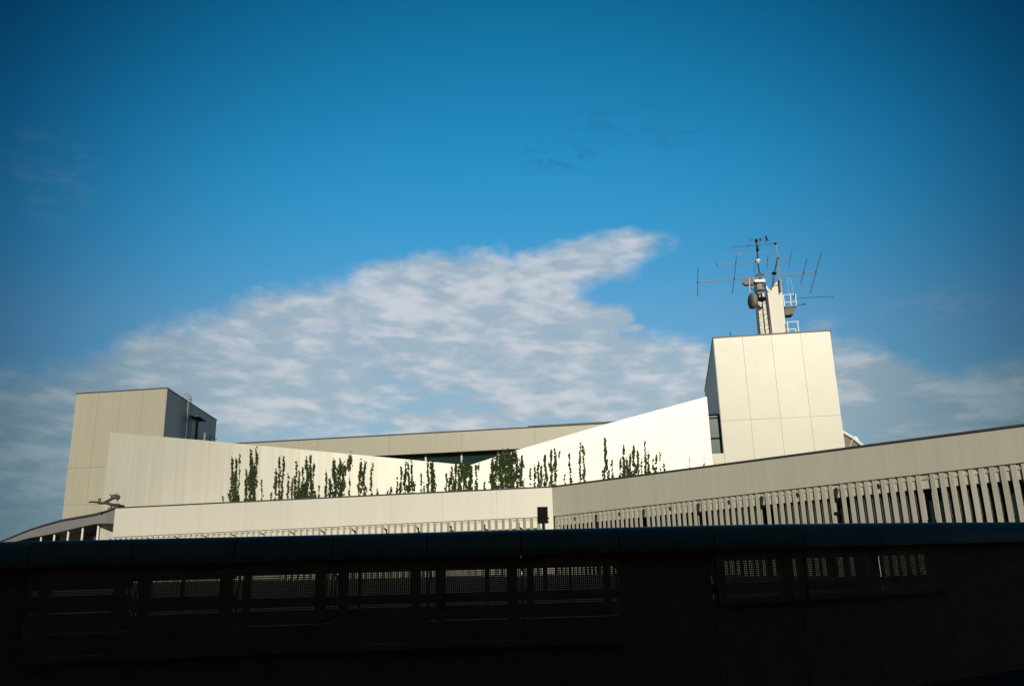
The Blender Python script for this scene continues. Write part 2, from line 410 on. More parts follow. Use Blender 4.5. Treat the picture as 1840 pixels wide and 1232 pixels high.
RW.box(mb, 0.03, 0.40, -3.0, -SB, 0, ZO, 0, 1)
RWO = mb.build('ribbed_wing', M['ribbed'], BLD)
mb = MB(); RW.box(mb, 0.0, RW.L, -SB + 0.003, 0.0, ZB, ZT, 1, 0); mb.build('fascia', M['ribbed'], RWO)
mb = MB(); RW.box(mb, 0.0, RW.L, -0.4, 0.06, ZT, ZT + 0.10); mb.build('coping', M['coping'], RWO)
mb = MB(); RW.box(mb, 0.42, RW.L, -3.0, -SB - 0.85, 0, ZO - 0.004, 0, 1); mb.build('window_band', M['glass'], RWO)
# roof sheet over both wings
mb = MB(); mb.face([FW.p(0,-0.3,ZT-0.3), FW.p(FW.L,-0.3,ZT-0.3), RW.p(RW.L,-0.3,ZT-0.3), (34, 110, ZT-0.3), (-40, 128, ZT-0.3)])
mb.build('roof', M['roof'], BLD)

# --- screens of fins hung in front of the walls
PITCHF, FWID = 0.475, 0.242
DL, DR = 1.9, -0.07
zr = ZB - 0.12
def fin_mesh(w, width, thick, ang, z0, z1):
    mb = MB(); c, s_ = math.cos(ang), math.sin(ang)
    a = w.u*c + w.n*s_; nn = w.n*c - w.u*s_
    h = [Vector(a*x + nn*y) for x, y in ((-width/2, thick/2), (width/2, thick/2), (width/2, -thick/2), (-width/2, -thick/2))]
    mb.hexa([p + Vector((0,0,z0)) for p in h] + [p + Vector((0,0,z1)) for p in h])
    return mb
def place_fins(w, owner, us, d, ang, z0, z1, keep):
    first = fin_mesh(w, FWID if ang == 0 else 0.40, 0.035, ang, z0, z1).build('fin', M['fin'], owner, origin=(0,0,0))
    rest = MB(); used = 0
    for i, u in enumerate(us):
        q = w.p(u, d, w.dz(u))
        if i < keep:
            o = first if used == 0 else first.copy()
            if used: COL.objects.link(o); o.parent = owner
            o.location = q - world_loc(owner); used += 1
        else:
            f = fin_mesh(w, FWID if ang == 0 else 0.40, 0.035, ang, z0, z1)
            for face in f.f: pass
            b0 = len(rest.v); rest.v += [v + q for v in f.v]; rest.f += [tuple(b0 + k for k in ff) for ff in f.f]; rest.uv += f.uv; rest.mi += f.mi
    if rest.v:
        tag(rest.build('fin_row', M['fin'], owner), kind='stuff')
zf = ZB - 0.05
nR = 60
us_r = []; u = 0.45
while u < RW.L - .3:
    k = len(us_r)
    us_r.append(u); u += PITCHF*(1.5 if k % 10 == 9 else 1.0)
place_fins(RW, RWO, us_r, DR, 0.0, -1.0, zf, 60)
umax = FW.u_of(968, 935, DL); umin = FW.u_of(190, 967, DL)
us_l = []
u = umax
while u > umin: us_l.append(u); u -= 0.575
place_fins(FW, FWO, us_l, DL, R(41), -0.2, zf - 0.06, 40)
mb = MB(); RW.box(mb, 0.2, us_r[-1] + 0.3, -SB + 0.004, DR - 0.02, zr - 0.17, zr - 0.05, 1, 1); mb.build('fin_rail', M['fin'], RWO)
mb = MB(); FW.box(mb, umin - 0.3, umax + 0.3, DL - 0.32, DL - 0.22, zr - 0.22, zr - 0.06, 1, 1); mb.build('fin_rail', M['fin'], FWO)
# hooked pipes that hold the rails off the wall
def hook(w, owner, u, d):
    mb = MB(); zr = ZB - 0.12 + w.dz(u)
    mb.path([w.p(u - 0.05, d - 0.22, zr - 0.12), w.p(u + 0.02, d - 0.5, zr - 0.17), w.p(u + 0.05, d*0.35, zr - 0.36), w.p(u + 0.05, d*0.30, zr - 0.62), w.p(u + 0.05, -SB, zr - 0.72)], 0.06, 6)
    mb.tube(w.p(u + 0.04, d*0.36, zr - 0.30), w.p(u + 0.05, d*0.34, zr - 0.44), 0.10, 6)
    mb.build('bracket', M['darksteel'], owner)
for k in range(4, nR - 2, 5):
    big = k % 10 == 9
    u = us_r[k] + PITCHF*(.78 if big else .5); h_ = 1.6 if big else 1.0; zr = ZB - 0.12 + RW.dz(u)
    mb = MB()
    mb.path([RW.p(u - .05, DR, zr - .13), RW.p(u + .03, DR + .06, zr - .22), RW.p(u - .08*h_, DR - .05, zr - .36*h_), RW.p(u - .09*h_, -SB - .3, zr - .50*h_), RW.p(u - .09*h_, -SB - .8, zr - .60*h_)], .05*h_, 6)
    mb.build('bracket', M['darksteel'], RWO)
# slim pale mullions of the windows behind the fins
ZM = at(1800, 928, 40).z
for k, u in enumerate(us_r):
    if k < nR//3 or k > 70: continue
    mb = MB(); RW.box(mb, u + .375, u + .465, -SB - .34, -SB - .29, ZM, ZO - .10 + RW.dz(u)); mb.build('mullion', M['fin'], RWO)
for k in range(3, len(us_l), 5): hook(FW, FWO, us_l[k] - 0.29, DL)

# --- curved wing to the left: fascia that sweeps away and down
cw = [(206,914.5,941.5,78.0),(190,920,939.5,79.5),(171,925,940.5,82),(140,930.5,947,87),(111,935.5,954,93),(80,944,961,101),(54,952,965.5,109),(27,963,972.5,120),(0,973.5,980,134),(-60,996,1000,160)]
top = [at(a, b_, y) for a, b_, c_, y in cw]; bot = [at(a, c_, y) for a, b_, c_, y in cw]
top[0] = FW.p(0.0, -0.01, ZT); bot[0].x, bot[0].y = top[0].x, top[0].y
mb = MB(); mb.open = True
th = Vector((0.25, 0.35, 0))
for i in range(len(cw) - 1):
    mb.face([bot[i+1], bot[i], top[i], top[i+1]])
    mb.face([bot[i] + th, bot[i+1] + th, top[i+1] + th, top[i] + th])
    mb.face([bot[i] + th, bot[i], bot[i+1], bot[i+1] + th])
    mb.face([top[i], top[i] + th, top[i+1] + th, top[i+1]])
CW = mb.build('curved_wing', M['canopyf'], BLD)
mb = MB(); mb.path([t + Vector((0, 0, 0.06)) for t in top], 0.13, 6); mb.build('coping', M['coping'], CW)
mb = MB(); mb.open = True                        # soffit and the recessed glass wall
inn = [Vector((b_.x + 2.2, b_.y + 3.0, b_.z)) for b_ in bot]
for i in range(len(cw) - 1): mb.face([bot[i+1] + th, bot[i] + th, inn[i], inn[i+1]])
mb.build('soffit', M['gable'], CW)
mb = MB(); mb.open = True
for i in range(len(cw) - 1): mb.face([Vector((inn[i+1].x, inn[i+1].y, 0)), Vector((inn[i].x, inn[i].y, 0)), inn[i], inn[i+1]])
mb.build('glazing', M['glass'], CW)
for (xa, ya, xb, yb, Y) in ((177,945,174,972,82.4),(149,950,147,974,86.4),(123,956,121,975,91.5),(98,961,96.5,976,97.5),(74,966.5,73,976,104)):
    q = at(xa, ya, Y); mb = MB(); mb.tube((q.x, q.y, 0), (q.x, q.y, q.z + 0.5), 0.11, 10); mb.build('column', M['column'], CW, smooth=True)

# --- the screen wall: one long curved sheet whose top edge dips to a low point
vplan = [(198,82.3),(240,81.3),(300,80.0),(360,79.0),(420,78.3),(490,77.8),(560,77.5),(700,77.2),(845,77.1),(960,77.0),(1060,76.8),(1170,76.5),(1281,76.2)]
def vtop(px):
    T = [(198,776.5),(250,781),(300,785),(380,792),(540,807),(680,820),(815,833),(846,834.5),(850,833.5),(921,810.5),(1091,761),(1270,712.3),(1281,709.2)]
    for (a, b_), (c_, d_) in zip(T[:-1], T[1:]):
        if px <= c_: return b_ + (d_ - b_)*(px - a)/(c_ - a)
    return T[-1][1]
vplan_xy = []
for px, Y in vplan:
    py = 905 - (px - 200)*0.06; q = at(px, py, Y); vplan_xy.append(Vector((q.x, q.y, 0)))
def screen_point(px, py, off=0.0):
    d = ray(px, py)
    best = None
    for a, b_ in zip(vplan_xy[:-1], vplan_xy[1:]):
        w = Wall(a, b_); q = on_plane(px, py, w.A + w.n*off, w.n); u = (P2(q) - w.A).dot(w.u)
        e = max(0, -u, u - w.L)
        if best is None or e < best[0]: best = (e, q, w)
    return best[1], best[2]
top_pts = []
xs = sorted(set([198,215,240,270,300,340,380,420,470,540,600,680,740,815,835,846,850,880,921,980,1040,1091,1150,1210,1270]))
for px in xs: top_pts.append(screen_point(px, vtop(px))[0])
endw = Wall(vplan_xy[-2], vplan_xy[-1])
mb = MB(); mb.open = True
run = 0.0; TH = 0.35
for i in range(len(top_pts) - 1):
    a, b_ = top_pts[i], top_pts[i+1]; w = Wall(a, b_)
    l = w.L; k = -w.n*TH
    a0, b0 = P2(a), P2(b_)
    mb.face([a0, b0, b_, a], [(run, 0), (run + l, 0), (run + l, b_.z), (run, a.z)])
    mb.face([b0 + k, a0 + k, a + k, b_ + k]); mb.face([a, b_, b_ + k, a + k])
    run += l
    if i == 0: mb.face([a0 + k, a0, a, a + k])
    if i == len(top_pts) - 2: mb.face([b0, b0 + k, b_ + k, b_])
SC = mb.build('screen_wall', M['screen'], BLD)
for p in SC.data.polygons: p.use_smooth = False

# --- a box tower clad in big panels
def tower(name, front_l, front_r, back_side, z_top, side_right, us_frac, zs, mat_side):
    fwall = Wall(front_l, front_r)
    A, B = P2(front_l), P2(front_r)
    D = P2(back_side)
    if side_right: ring = [A, B, D, A + (D - B)]; sw = Wall(B, D)
    else: ring = [A, B, B + (D - A), D]; sw = Wall(A, D)
    mb = MB(); mb.prism(ring, 0, z_top)
    t = mb.build(name, M['joint'], BLD)
    mb = MB(); panels(mb, fwall, [fwall.L*f for f in us_frac], zs, 0.05, 0.022, 0.002)
    mb.build('front_cladding', M['panel'], t)
    mb = MB(); panels(mb, sw, [sw.L*f for f in (0.0, 0.25, 0.5, 0.75, 1.0)], zs, 0.05, 0.022, 0.002)
    mb.build('side_cladding', mat_side, t)
    mb = MB()
    ce = sum(ring, Vector())/4
    for a, b_ in zip(ring, ring[1:] + ring[:1]):
        w = Wall(a, b_); o = (w.A + w.B)/2 - ce; s_ = 1 if w.n.dot(o) > 0 else -1
        n0, n1 = sorted((-0.12*s_, 0.10*s_))
        w.box(mb, -0.10, w.L + 0.10 if w.n.dot(o) else w.L, n0, n1, z_top + 0.003, z_top + 0.14)
    mb.build('coping', M['coping'], t)
    return t, fwall, sw
# left tower
fr = at(300, 698, 100); ZL = fr.z
fl = at_z(138, 708, ZL); bk = at_z(388.5, 755, ZL)
zj = on_plane(200, 838, P2(fl), Wall(fl, fr).n).z
LT, LTf, LTs = tower('stair_tower', fl, fr, bk, ZL, True, [0, .25, .5, .745, 1.0], [0, zj - 4.6, zj, ZL], M['shadeside'])
# right tower
fl = at(1282, 608, 80); ZR = fl.z
fr = at_z(1491, 595, ZR); bk = at_z(1267, 703, ZR)
zj = on_plane(1410, 750.5, P2(fl), Wall(fl, fr).n).z
RT, RTf, RTs = tower('antenna_tower', fl, fr, bk, ZR, False, [0, .25, .5, .75, 1.0], [0, zj - 8.2, zj, ZR], M['shadeside'])
# window in the right tower's shaded side, and the low block beside it
NW = -0.9
zw1 = RTf.hit(1288, 745, NW).z; zw0 = RTf.hit(1290, 818, NW).z; zwm = RTf.hit(1290, 787, NW).z
mb = MB(); RTf.box(mb, -4.0, -0.06, -6, NW, 0, zw1); WN = mb.build('window', M['glass2'], RT)
mb = MB(); RTf.box(mb, -4.0, -0.06, NW + .003, NW + .08, zw1 - 0.06, zw1 + 0.10); RTf.box(mb, -4.0, -0.06, NW + .003, NW + .08, zw1 - 0.36, zw1 - 0.26)
RTf.box(mb, -4.0, -0.06, NW + .003, NW + .08, zwm - 0.07, zwm + 0.07)
mb.build('window_frame', M['black'], RT)
mb = MB(); zlow = RTf.hit(1290, 814.5).z
RTf.box(mb, -4.2, -0.03, NW + .1, 0.045, 0, zlow); mb.build('low_block', M['panel'], RT)

# left tower extras on its shaded side: ladder, door, hood, railing on a landing
def LS(px, py, n=0.0): return LTs.hit(px, py, n)
mb = MB()
a0, a1 = LS(334.5, 790, 0.35), LS(338.5, 719, 0.35); b0_, b1 = LS(338.5, 790, 0.35), LS(343, 721, 0.35)
a1.z = b1.z = ZL + 0.9
a0.x, a0.y = a1.x, a1.y; b0_.x, b0_.y = b1.x, b1.y
mb.tube(a0 - Vector((0,0,4)), a1, 0.075); mb.tube(b0_ - Vector((0,0,4)), b1, 0.075)
k = a0.z - 3.5
while k < a1.z - 0.2:
    mb.tube((a1.x, a1.y, k), (b1.x, b1.y, k), 0.03); k += 0.42
for q in (a1, b1): mb.path([q, q - LTs.n*0.55 + Vector((0,0,0.1)), q - LTs.n*0.8 - Vector((0,0,0.7))], 0.06)
mb.build('ladder', M['rust'] if False else M['galv'], LT)
u0_, u1_ = LTs.u_of(342.5, 770), LTs.u_of(350, 770); zd1 = LS(346, 756).z
mb = MB(); LTs.box(mb, u0_, u1_, 0.056, 0.10, zd1 - 3.2, zd1); DR_ = mb.build('door', M['shadeside'], LT)
mb = MB(); ua = LTs.u_of(351.5, 770); LTs.box(mb, ua, ua + 0.45, 0.058, 0.25, zd1 - 3.2, zd1 + 0.2); mb.build('downpipe', M['darksteel'], LT)
mb = MB(); zc = LS(346, 749).z; LTs.box(mb, u0_ - 0.7, u1_ + 1.7, 0.055, 1.1, zc - 0.12, zc + 0.03); mb.build('door_hood', M['darksteel'], LT)
mb = MB()
uu = [LTs.u_of(px, 785) for px in (355, 365, 374.5)]
zh = LS(355, 770, 1.0).z
for i, u in enumerate(uu): mb.tube(LTs.p(u, 1.0, zh - 5), LTs.p(u, 1.0, zh), 0.16 if i == 0 else 0.08)
mb.tube(LTs.p(uu[0], 1.0, zh), LTs.p(uu[2] + 1.2, 1.0, zh), 0.05); mb.tube(LTs.p(uu[0], 1.0, zh - .55), LTs.p(uu[2] + 1.2, 1.0, zh - .55), 0.04)
mb.build('railing', M['galv'], LT)

# --- the long block behind, with its ribbon window
pr = at(961, 768, 100); ZK = pr.z
pl_ = at_z(380, 799.5, ZK); Kw = Wall(pl_, P2(pr) + (P2(pr) - P2(pl_))*0.45)
zkb = Kw.hit(840, 810.5).z
mb = MB(); Kw.box(mb, 0, Kw.L, -6, -0.05, zkb, ZK); RB = mb.build('roof_block', M['joint'], BLD)
uj = [0] + [Kw.u_of(px, 785) for px in (444, 572, 700, 829, 961)] + [Kw.L]
mb = MB(); panels(mb, Kw, uj, [zkb, ZK], 0.06, 0.03, -0.045); mb.build('fascia_panel', M['panel'], RB)
mb = MB(); Kw.box(mb, -0.1, Kw.L, -0.5, 0.09, ZK + 0.003, ZK + 0.14); mb.build('coping', M['coping'], RB)
mb = MB(); Kw.box(mb, 0, Kw.L, -3.0, -1.2, 0, zkb - 0.004); mb.build('window_band', M['glass'], RB)
for px, py in ((765, 820), (829.5, 822), (895.5, 808)):
    u = Kw.u_of(px, py, -1.0); mb = MB(); Kw.box(mb, u - 0.10, u + 0.10, -1.18, -0.95, 0, zkb - 0.006); mb.build('mullion', M['mullion'], RB)
ua = Kw.u_of(950, 766, -3); zu = on_plane(1030, 760.5, Kw.A - Kw.n*3, Kw.n).z
mb = MB(); Kw.box(mb, ua, Kw.L, -5.5, -3, ZK + 0.16, zu - 0.12); mb.build('upper_slab', M['panel'], RB)
mb = MB(); Kw.box(mb, ua - 0.1, Kw.L, -5.6, -2.9, zu - 0.117, zu); mb.build('slab_coping', M['coping'], RB)

# --- small skylight gable peeping out past the right tower
Y = 88
a, b_, c_, d_, e_ = at(1505, 772, Y), at(1531, 787, Y), at(1550, 802, Y), at(1524, 806, Y), at(1505, 812, Y)
mb = MB(); mb.extrude([a, b_, c_, Vector((c_.x, c_.y, c_.z - 3)), Vector((a.x, a.y, c_.z - 3))], (0.4, 5, 0))
GB = mb.build('skylight', M['gable'], BLD)
mb = MB(); off = Vector((0, -0.16, 0.05))
mb.path([a + off, b_ + off, c_ + off], 0.17, 6); mb.tube(b_ + off, at(1538, 785.5, Y), 0.14); mb.tube(at(1538, 785.5, Y), at(1543, 794, Y - .1), 0.14)
mb.build('edge_trim', M['white'], GB)
mb = MB(); mb.tube(at(1532, 789, Y - .1), d_ + off, 0.05); mb.build('seam', M['mullion'], GB)

# --- white pylon on the tower roof
YP = 85.0
poly = [at(x, y, YP) for x, y in ((1366,606),(1358.5,527),(1375.8,527),(1400.5,501),(1403,502),(1414,606))]
mb = MB(); mb.extrude(poly, (0.25, 1.1, 0)); PY = mb.build('roof_pylon', M['pylon'], BLD)
mb = MB()
for (x0, y0, x1, y1) in ((1374.5,510,1381,523),(1375,517.5,1379.5,522.5)): mb.tube(at(x0, y0, YP - .1), at(x1, y1, YP - .1), 0.12)
mb.build('brace', M['white'], PY)
mb = MB(); mb.tube(at(1400.8, 502, YP - .15), at(1403.2, 524, YP - .15), 0.09); mb.build('mast_foot', M['rust'], PY)

# ------------------------------------------------------------------ things on the tower roof
# lattice mast
YM = 83.6
base = at(1375, 606, YM)
LM = thing('lattice_mast', 'dark steel lattice mast standing in front of the white pylon', 'mast', (base.x, base.y, ZR))
def bars(name, segs, r, mat, parent, seg=5):
    mb = MB()
    for a, b_ in segs: mb.tube(a, b_, r, seg)
    return mb.build(name, mat, parent)
def pq(x, y, Y=YM): return at(x, y, Y)
for (x0, y0, x1, y1, Y, r) in ((1363.5,606,1355.5,508,YM,.085),(1385,606,1374.8,508,YM,.075),(1388,606,1377.5,520,YM+.8,.06),(1366.5,606,1358.2,515,YM+.8,.06)):
    bars('leg', [(pq(x0, y0, Y), pq(x1, y1, Y))], r, M['darksteel'], LM, 6)
segs = []
for i in range(7):
    t0, t1 = i/7.0, (i + 1)/7.0
    l0 = (1363.5 - 8*t0, 601 - 93*t0); l1 = (1363.5 - 8*t1, 601 - 93*t1); q0 = (1385 - 10*t0, 601 - 93*t0); q1 = (1385 - 10*t1, 601 - 93*t1)
    segs += [(pq(*l0), pq(*q1)), (pq(*q0), pq(*l1))]
bars('bracing', segs, 0.018, M['steel'], LM)
segs = []
for i in range(9):
    t = i/9.0
    segs.append((pq(1385 - 10*t, 601 - 88*t), pq(1388 - 10.5*t, 601 - 82*t, YM + .8)))
bars('ladder_rungs', segs, 0.018, M['steel'], LM)
bars('ring', [(pq(1355.5, 517), pq(1376, 513.5)), (pq(1356, 524), pq(1377, 521)), (pq(1359, 541), pq(1376, 539.5))], 0.09, M['darksteel'], LM)
mb = MB(); mb.tube(pq(1364.5, 521.5, YM + .2), pq(1363.3, 508.5, YM + .2), 0.40, 10); mb.build('collar', M['rust'], LM, smooth=False)
mb = MB(); c0 = pq(1363.5, 506.5); mb.box(c0, 1.15, 0.9, 0.28); mb.build('platform', M['white'], LM)
bars('guard', [(pq(1354.3, 507), pq(1353.5, 498)), (pq(1372.5, 506), pq(1371.5, 495.5))], 0.09, M['white'], LM)
mb = MB(); c0 = pq(1365.5, 494.5); mb.tube(c0 - Vector((.5, 0, .06)), c0 + Vector((.5, 0, .02)), 0.15, 8); mb.tube(c0 - Vector((0,0,.22)), c0 + Vector((0,0,.25)), .22, 8); mb.build('rotator', M['steel'], LM)
bars('pole', [(pq(1366.5, 508), pq(1365, 494)), (pq(1365, 494), pq(1361.5, 470)), (pq(1361.5, 470), pq(1360.8, 452)), (pq(1360.8, 452), pq(1362, 441.5)), (pq(1360.2, 455), pq(1359, 431))], 0.075, M['darksteel'], LM)
mb = MB()
for (x, y, r) in ((1361, 449, .17), (1358.8, 432.5, .17), (1366, 430.6, .12)): mb.ell(pq(x, y), r, r, r*1.5, 8, 6)
mb.build('clamp', M['black'], LM, smooth=True)
mb = MB(); c0 = pq(1362, 469.5); mb.tube(c0 + Vector((-.22,0,.12)), c0 + Vector((.22,0,.14)), .15, 8); mb.ell(c0 - Vector((0,0,.08)), .2, .2, .2, 8, 6); mb.build('upper_rotator', M['white'], LM)
mb = MB(); c0 = pq(1369, 537.5); mb.box(c0, .5, .5, .42); mb.tube(c0 + Vector((0,0,.1)), c0 + Vector((0,0,.75)), .14, 6, .05); mb.tube(c0 + Vector((-.5,0,-.1)), c0 + Vector((.5,0,.02)), .12, 6); mb.build('lamp', M['black'], LM)

# pale whip pole beside the pylon, and the dark strut crossing it
q = at(1403, 524, YM + .9)
PM = thing('antenna_pole', 'slender pale pole rising from the tip of the white pylon', 'pole', q)
bars('pole', [(q, at(1397.5, 464, YM + .9)), (at(1397.5, 464, YM + .9), at(1393.5, 433, YM + .9))], 0.065, M['galv'], PM, 8)
bars('strut', [(at(1388, 516, YM + .9), at(1391, 492, YM + .9)), (at(1391, 492, YM + .9), at(1397.3, 464.5, YM + .9))], 0.085, M['darksteel'], PM, 6)
mb = MB()
for (x, y, r) in ((1391, 491.5, .22), (1397.6, 464.5, .14), (1393, 437.5, .14)): mb.ell(at(x, y, YM + .8), r*1.3, r, r, 8, 6)
mb.build('clamp', M['black'], PM, smooth=True)

def yagi(label, Y, boom, elems, rb=0.055, re=0.04, mats=('galv', 'darksteel')):
    c = at((boom[0] + boom[2])/2, (boom[1] + boom[3])/2, Y)
    t = thing('beam_antenna', label, 'antenna', c, 'beam antennas above the tower')
    bars('boom', [(at(boom[0], boom[1], Y), at(boom[2], boom[3], Y))], rb, M[mats[0]], t, 6)
    for (x0, y0, x1, y1) in elems:
        p0, p1 = at(x0, y0, Y - .08), at(x1, y1, Y - .08)
        mb = MB(); mb.tube(p0, p1, re, 6)
        f = ((boom[0] != boom[2]) and 0.5)
        xm = (x0 + x1)/2; ym = boom[1] + (boom[3] - boom[1])*(xm - boom[0])/(boom[2] - boom[0])
        mb.ell(at(xm, ym, Y - .08), re*2.3, re*2.3, re*2.6, 6, 5)
        mb.build('element', M[mats[1]], t)
    return t
yagi('longest beam antenna, pale boom with five upright dark rods, lowest on the mast', YM - .3, (1254,507,1473,488), [(1254,481,1253.7,532),(1323,466,1316,527),(1450,464,1438.5,511),(1476,453,1456,527)])
yagi('middle beam antenna with shorter upright rods, just above the longest one', YM - .2, (1288,476,1420,463), [(1288.3,470,1287.7,479),(1324,459,1321.5,474),(1359,464,1355,491),(1380,458,1378,484),(1422.5,449,1417,481)], 0.045, 0.028)
yagi('thin bare pale beam antenna between the mast head and the middle beam', YM - .2, (1305,458,1396,451), [(1330,453,1329.6,459)], 0.032, 0.025, ('galv', 'galv'))
yagi('thin beam antenna near the top with a dark right half', YM - .2, (1312,444.5,1394,437), [(1345,438,1344.6,447)], 0.032, 0.03, ('steel', 'steel'))
yagi('topmost short beam antenna with a small dark cap', YM - .2, (1344,431.5,1372,430.5), [(1349,428,1348.8,434)], 0.03, 0.03, ('steel', 'steel'))

# small bird perched above the mast on a thin perch
q = at(1377.2, 429, YM)
mb = MB()
mb.ell(q + Vector((0, 0, .05)), .13, .15, .24, 8, 6, Matrix.Rotation(R(-12), 3, 'Y')); mb.ell(q + Vector((-.02, -.02, .30)), .085, .10, .09, 8, 6)
mb.tube(q + Vector((-.06, -.05, .30)), q + Vector((-.18, -.08, .28)), .03, 5, .005)
mb.extrude([q + Vector((.04, 0, -.08)), q + Vector((.34, .02, -.15)), q + Vector((.34, .02, -.19)), q + Vector((.0, 0, -.17))], (0, .1, 0))
mb.tube(q + Vector((-.03, 0, -.16)), q + Vector((-.03, 0, -.27)), .014, 5); mb.tube(q + Vector((.03, 0, -.16)), q + Vector((.03, 0, -.27)), .014, 5)
tag(mb.build('perched_bird', M['bird'], None, origin=q, smooth=False), 'small dark bird perched at the very top of the antennas', 'bird')
q2 = at(1377, 433, YM)
mb = MB(); mb.tube(q2 + Vector((-.2, 0, 0)), q2 + Vector((.18, 0, .02)), .055, 6); mb.tube(q2 + Vector((-.02,0,0)), at(1376.3, 438.8, YM - .2), .022, 5); mb.tube(q2, q2 + Vector((0,0,.10)), .022, 5)
tag(mb.build('antenna_stub', M['steel'], None, origin=q2), 'short dark antenna stub just under the perched bird', 'antenna')

# drum dish on the mast's left, small radio unit above it
q = at(1350, 540.5, YM - .6)
DA = thing('dish_antenna', 'round grey drum dish fixed to the left of the lattice mast', 'dish antenna', q)
ax = Vector((-0.985, -0.10, 0.03)).normalized(); rot = ax.to_track_quat('Z', 'Y').to_matrix()
mb = MB(); n = 24; rr = [(0.0, .2), (.5, .18), (.76, .12), (.9, .0), (.9, -.3), (.66, -.46), (.3, -.52), (0, -.52)]
b0 = 0
for (r_, h_) in rr:
    for k in range(n):
        t = 2*math.pi*k/n; mb.v.append(q + rot @ Vector((r_*math.cos(t), r_*math.sin(t), h_)))
for i in range(len(rr) - 1):
    for k in range(n):
        j = (k + 1) % n; mb.f.append((i*n+k, i*n+j, (i+1)*n+j, (i+1)*n+k)); mb.uv.append(None); mb.mi.append(0)
mb.build('drum', M['dish'], DA, smooth=True)
bars('arm', [(q - ax*.5, at(1361, 541, YM)), (q - ax*.4 + Vector((0,0,.4)), at(1360, 531, YM))], 0.07, M['darksteel'], DA)
q = at(1345.5, 507, YM - .5)
RU = thing('radio_unit', 'small box-shaped radio unit on a short pole above the grey dish', 'antenna', q)
mb = MB()
mb.tube(q + Vector((-.34, -.3, .05)), q + Vector((-.2, .3, .05)), .42, 14); mb.build('housing', M['dish'], RU)
mb = MB(); mb.box(q + Vector((.2, .1, -.02)), .5, .5, .62); mb.build('case', M['steel'], RU, bevel=.03)
bars('pole', [(at(1346.5, 499, YM - .9), at(1347.3, 526, YM - .9))], .07, M['galv'], RU)
bars('arm', [(q + Vector((.2,.1,.0)), at(1356.5, 509, YM)), (q + Vector((-.7,-.1,-.28)), q + Vector((.3,.1,-.22))), (at(1347, 517, YM - .9), at(1356.8, 522, YM))], .045, M['darksteel'], RU)

# service platform to the right of the pylon
YS = YP + .3
q = at(1420, 551, YS)
SP = thing('service_platform', 'small white-railed service platform cantilevered from the pylon', 'platform', q)
p = [at(1409.3, 551.5, YS), at(1431.5, 549.5, YS), at(1426, 564, YS), at(1411.5, 566, YS)]
mb = MB(); mb.extrude(p, (0.15, 1.3, 0)); mb.build('deck', M['steel'], SP)
mb = MB(); mb.tube(at(1409, 551.3, YS - .1), at(1431.5, 549.6, YS - .1), .10, 6); mb.build('edge', M['galv'], SP)
segs = []
for dy in (0,):
    o = Vector((0.15*dy/1.3, dy, 0))
    A_ = [at(x, y, YS) + o for x, y in ((1407.5,530),(1429.5,528.3),(1410,551),(1431,549),(1420,529.2),(1421.5,550),(1407.8,543.5),(1430.2,541.5))]
    segs += [(A_[0], A_[1]), (A_[0], A_[2]), (A_[1], A_[3]), (A_[4], A_[5]), (A_[6], A_[7])]
segs.append((at(1429.5,528.3,YS), at(1429.5,528.3,YS) + Vector((.15,1.3,0))))
bars('railing', segs, .05, M['white'], SP)
bars('whip', [(at(1415, 497, YS), at(1418, 530, YS))], .022, M['galv'], SP)
bars('whip', [(at(1420.5, 499, YS), at(1425.5, 529, YS))], .022, M['galv'], SP)
bars('rod', [(at(1431, 536, YS), at(1478, 533, YS)), (at(1478, 533, YS), at(1499, 534, YS))], .026, M['darksteel'], SP)
mb = MB(); mb.tube(at(1431, 548, YS), at(1447, 546.3, YS), .035, 5); mb.ell(at(1445, 546.4, YS), .18, .12, .08, 8, 6); mb.build('lamp_arm', M['darksteel'], SP)
# low railing on the roof edge
q = at(1425, 597, 84.5)
GR = thing('roof_railing', 'low white guard railing at the foot of the pylon on the tower roof', 'railing', (q.x, q.y, ZR))
Yr = 84.5
bars('rail', [(at(1413, 579, Yr), at(1435, 577.5, Yr)), (at(1413, 592, Yr), at(1430, 591, Yr)), (at(1435, 577.5, Yr), at(1433.5, 577.5, Yr + 1.6))], .06, M['white'], GR)
for x in (1415.5, 1429.5, 1434.3):
    top_ = at(x - 1.2 if x != 1429.5 else x, 578 if x != 1429.5 else 591, Yr); mb = MB(); mb.tube((top_.x, top_.y, ZR), top_, .06); mb.build('post', M['white'], GR)
# lightning rod
q = at(1313, 605, 80.6)
mb = MB(); mb.tube((q.x, q.y, ZR + .1), (q.x, q.y, ZR + .75), .05, 6); mb.tube((q.x, q.y, ZR + .75), (q.x, q.y, ZR + 1.0), .02, 5); mb.tube((q.x, q.y, ZR + .1), (q.x, q.y, ZR + .18), .13, 8)
tag(mb.build('lightning_rod', M['darksteel'], None, origin=(q.x, q.y, ZR + .1)), 'short thin lightning rod on the front roof edge of the taller right tower', 'rod')

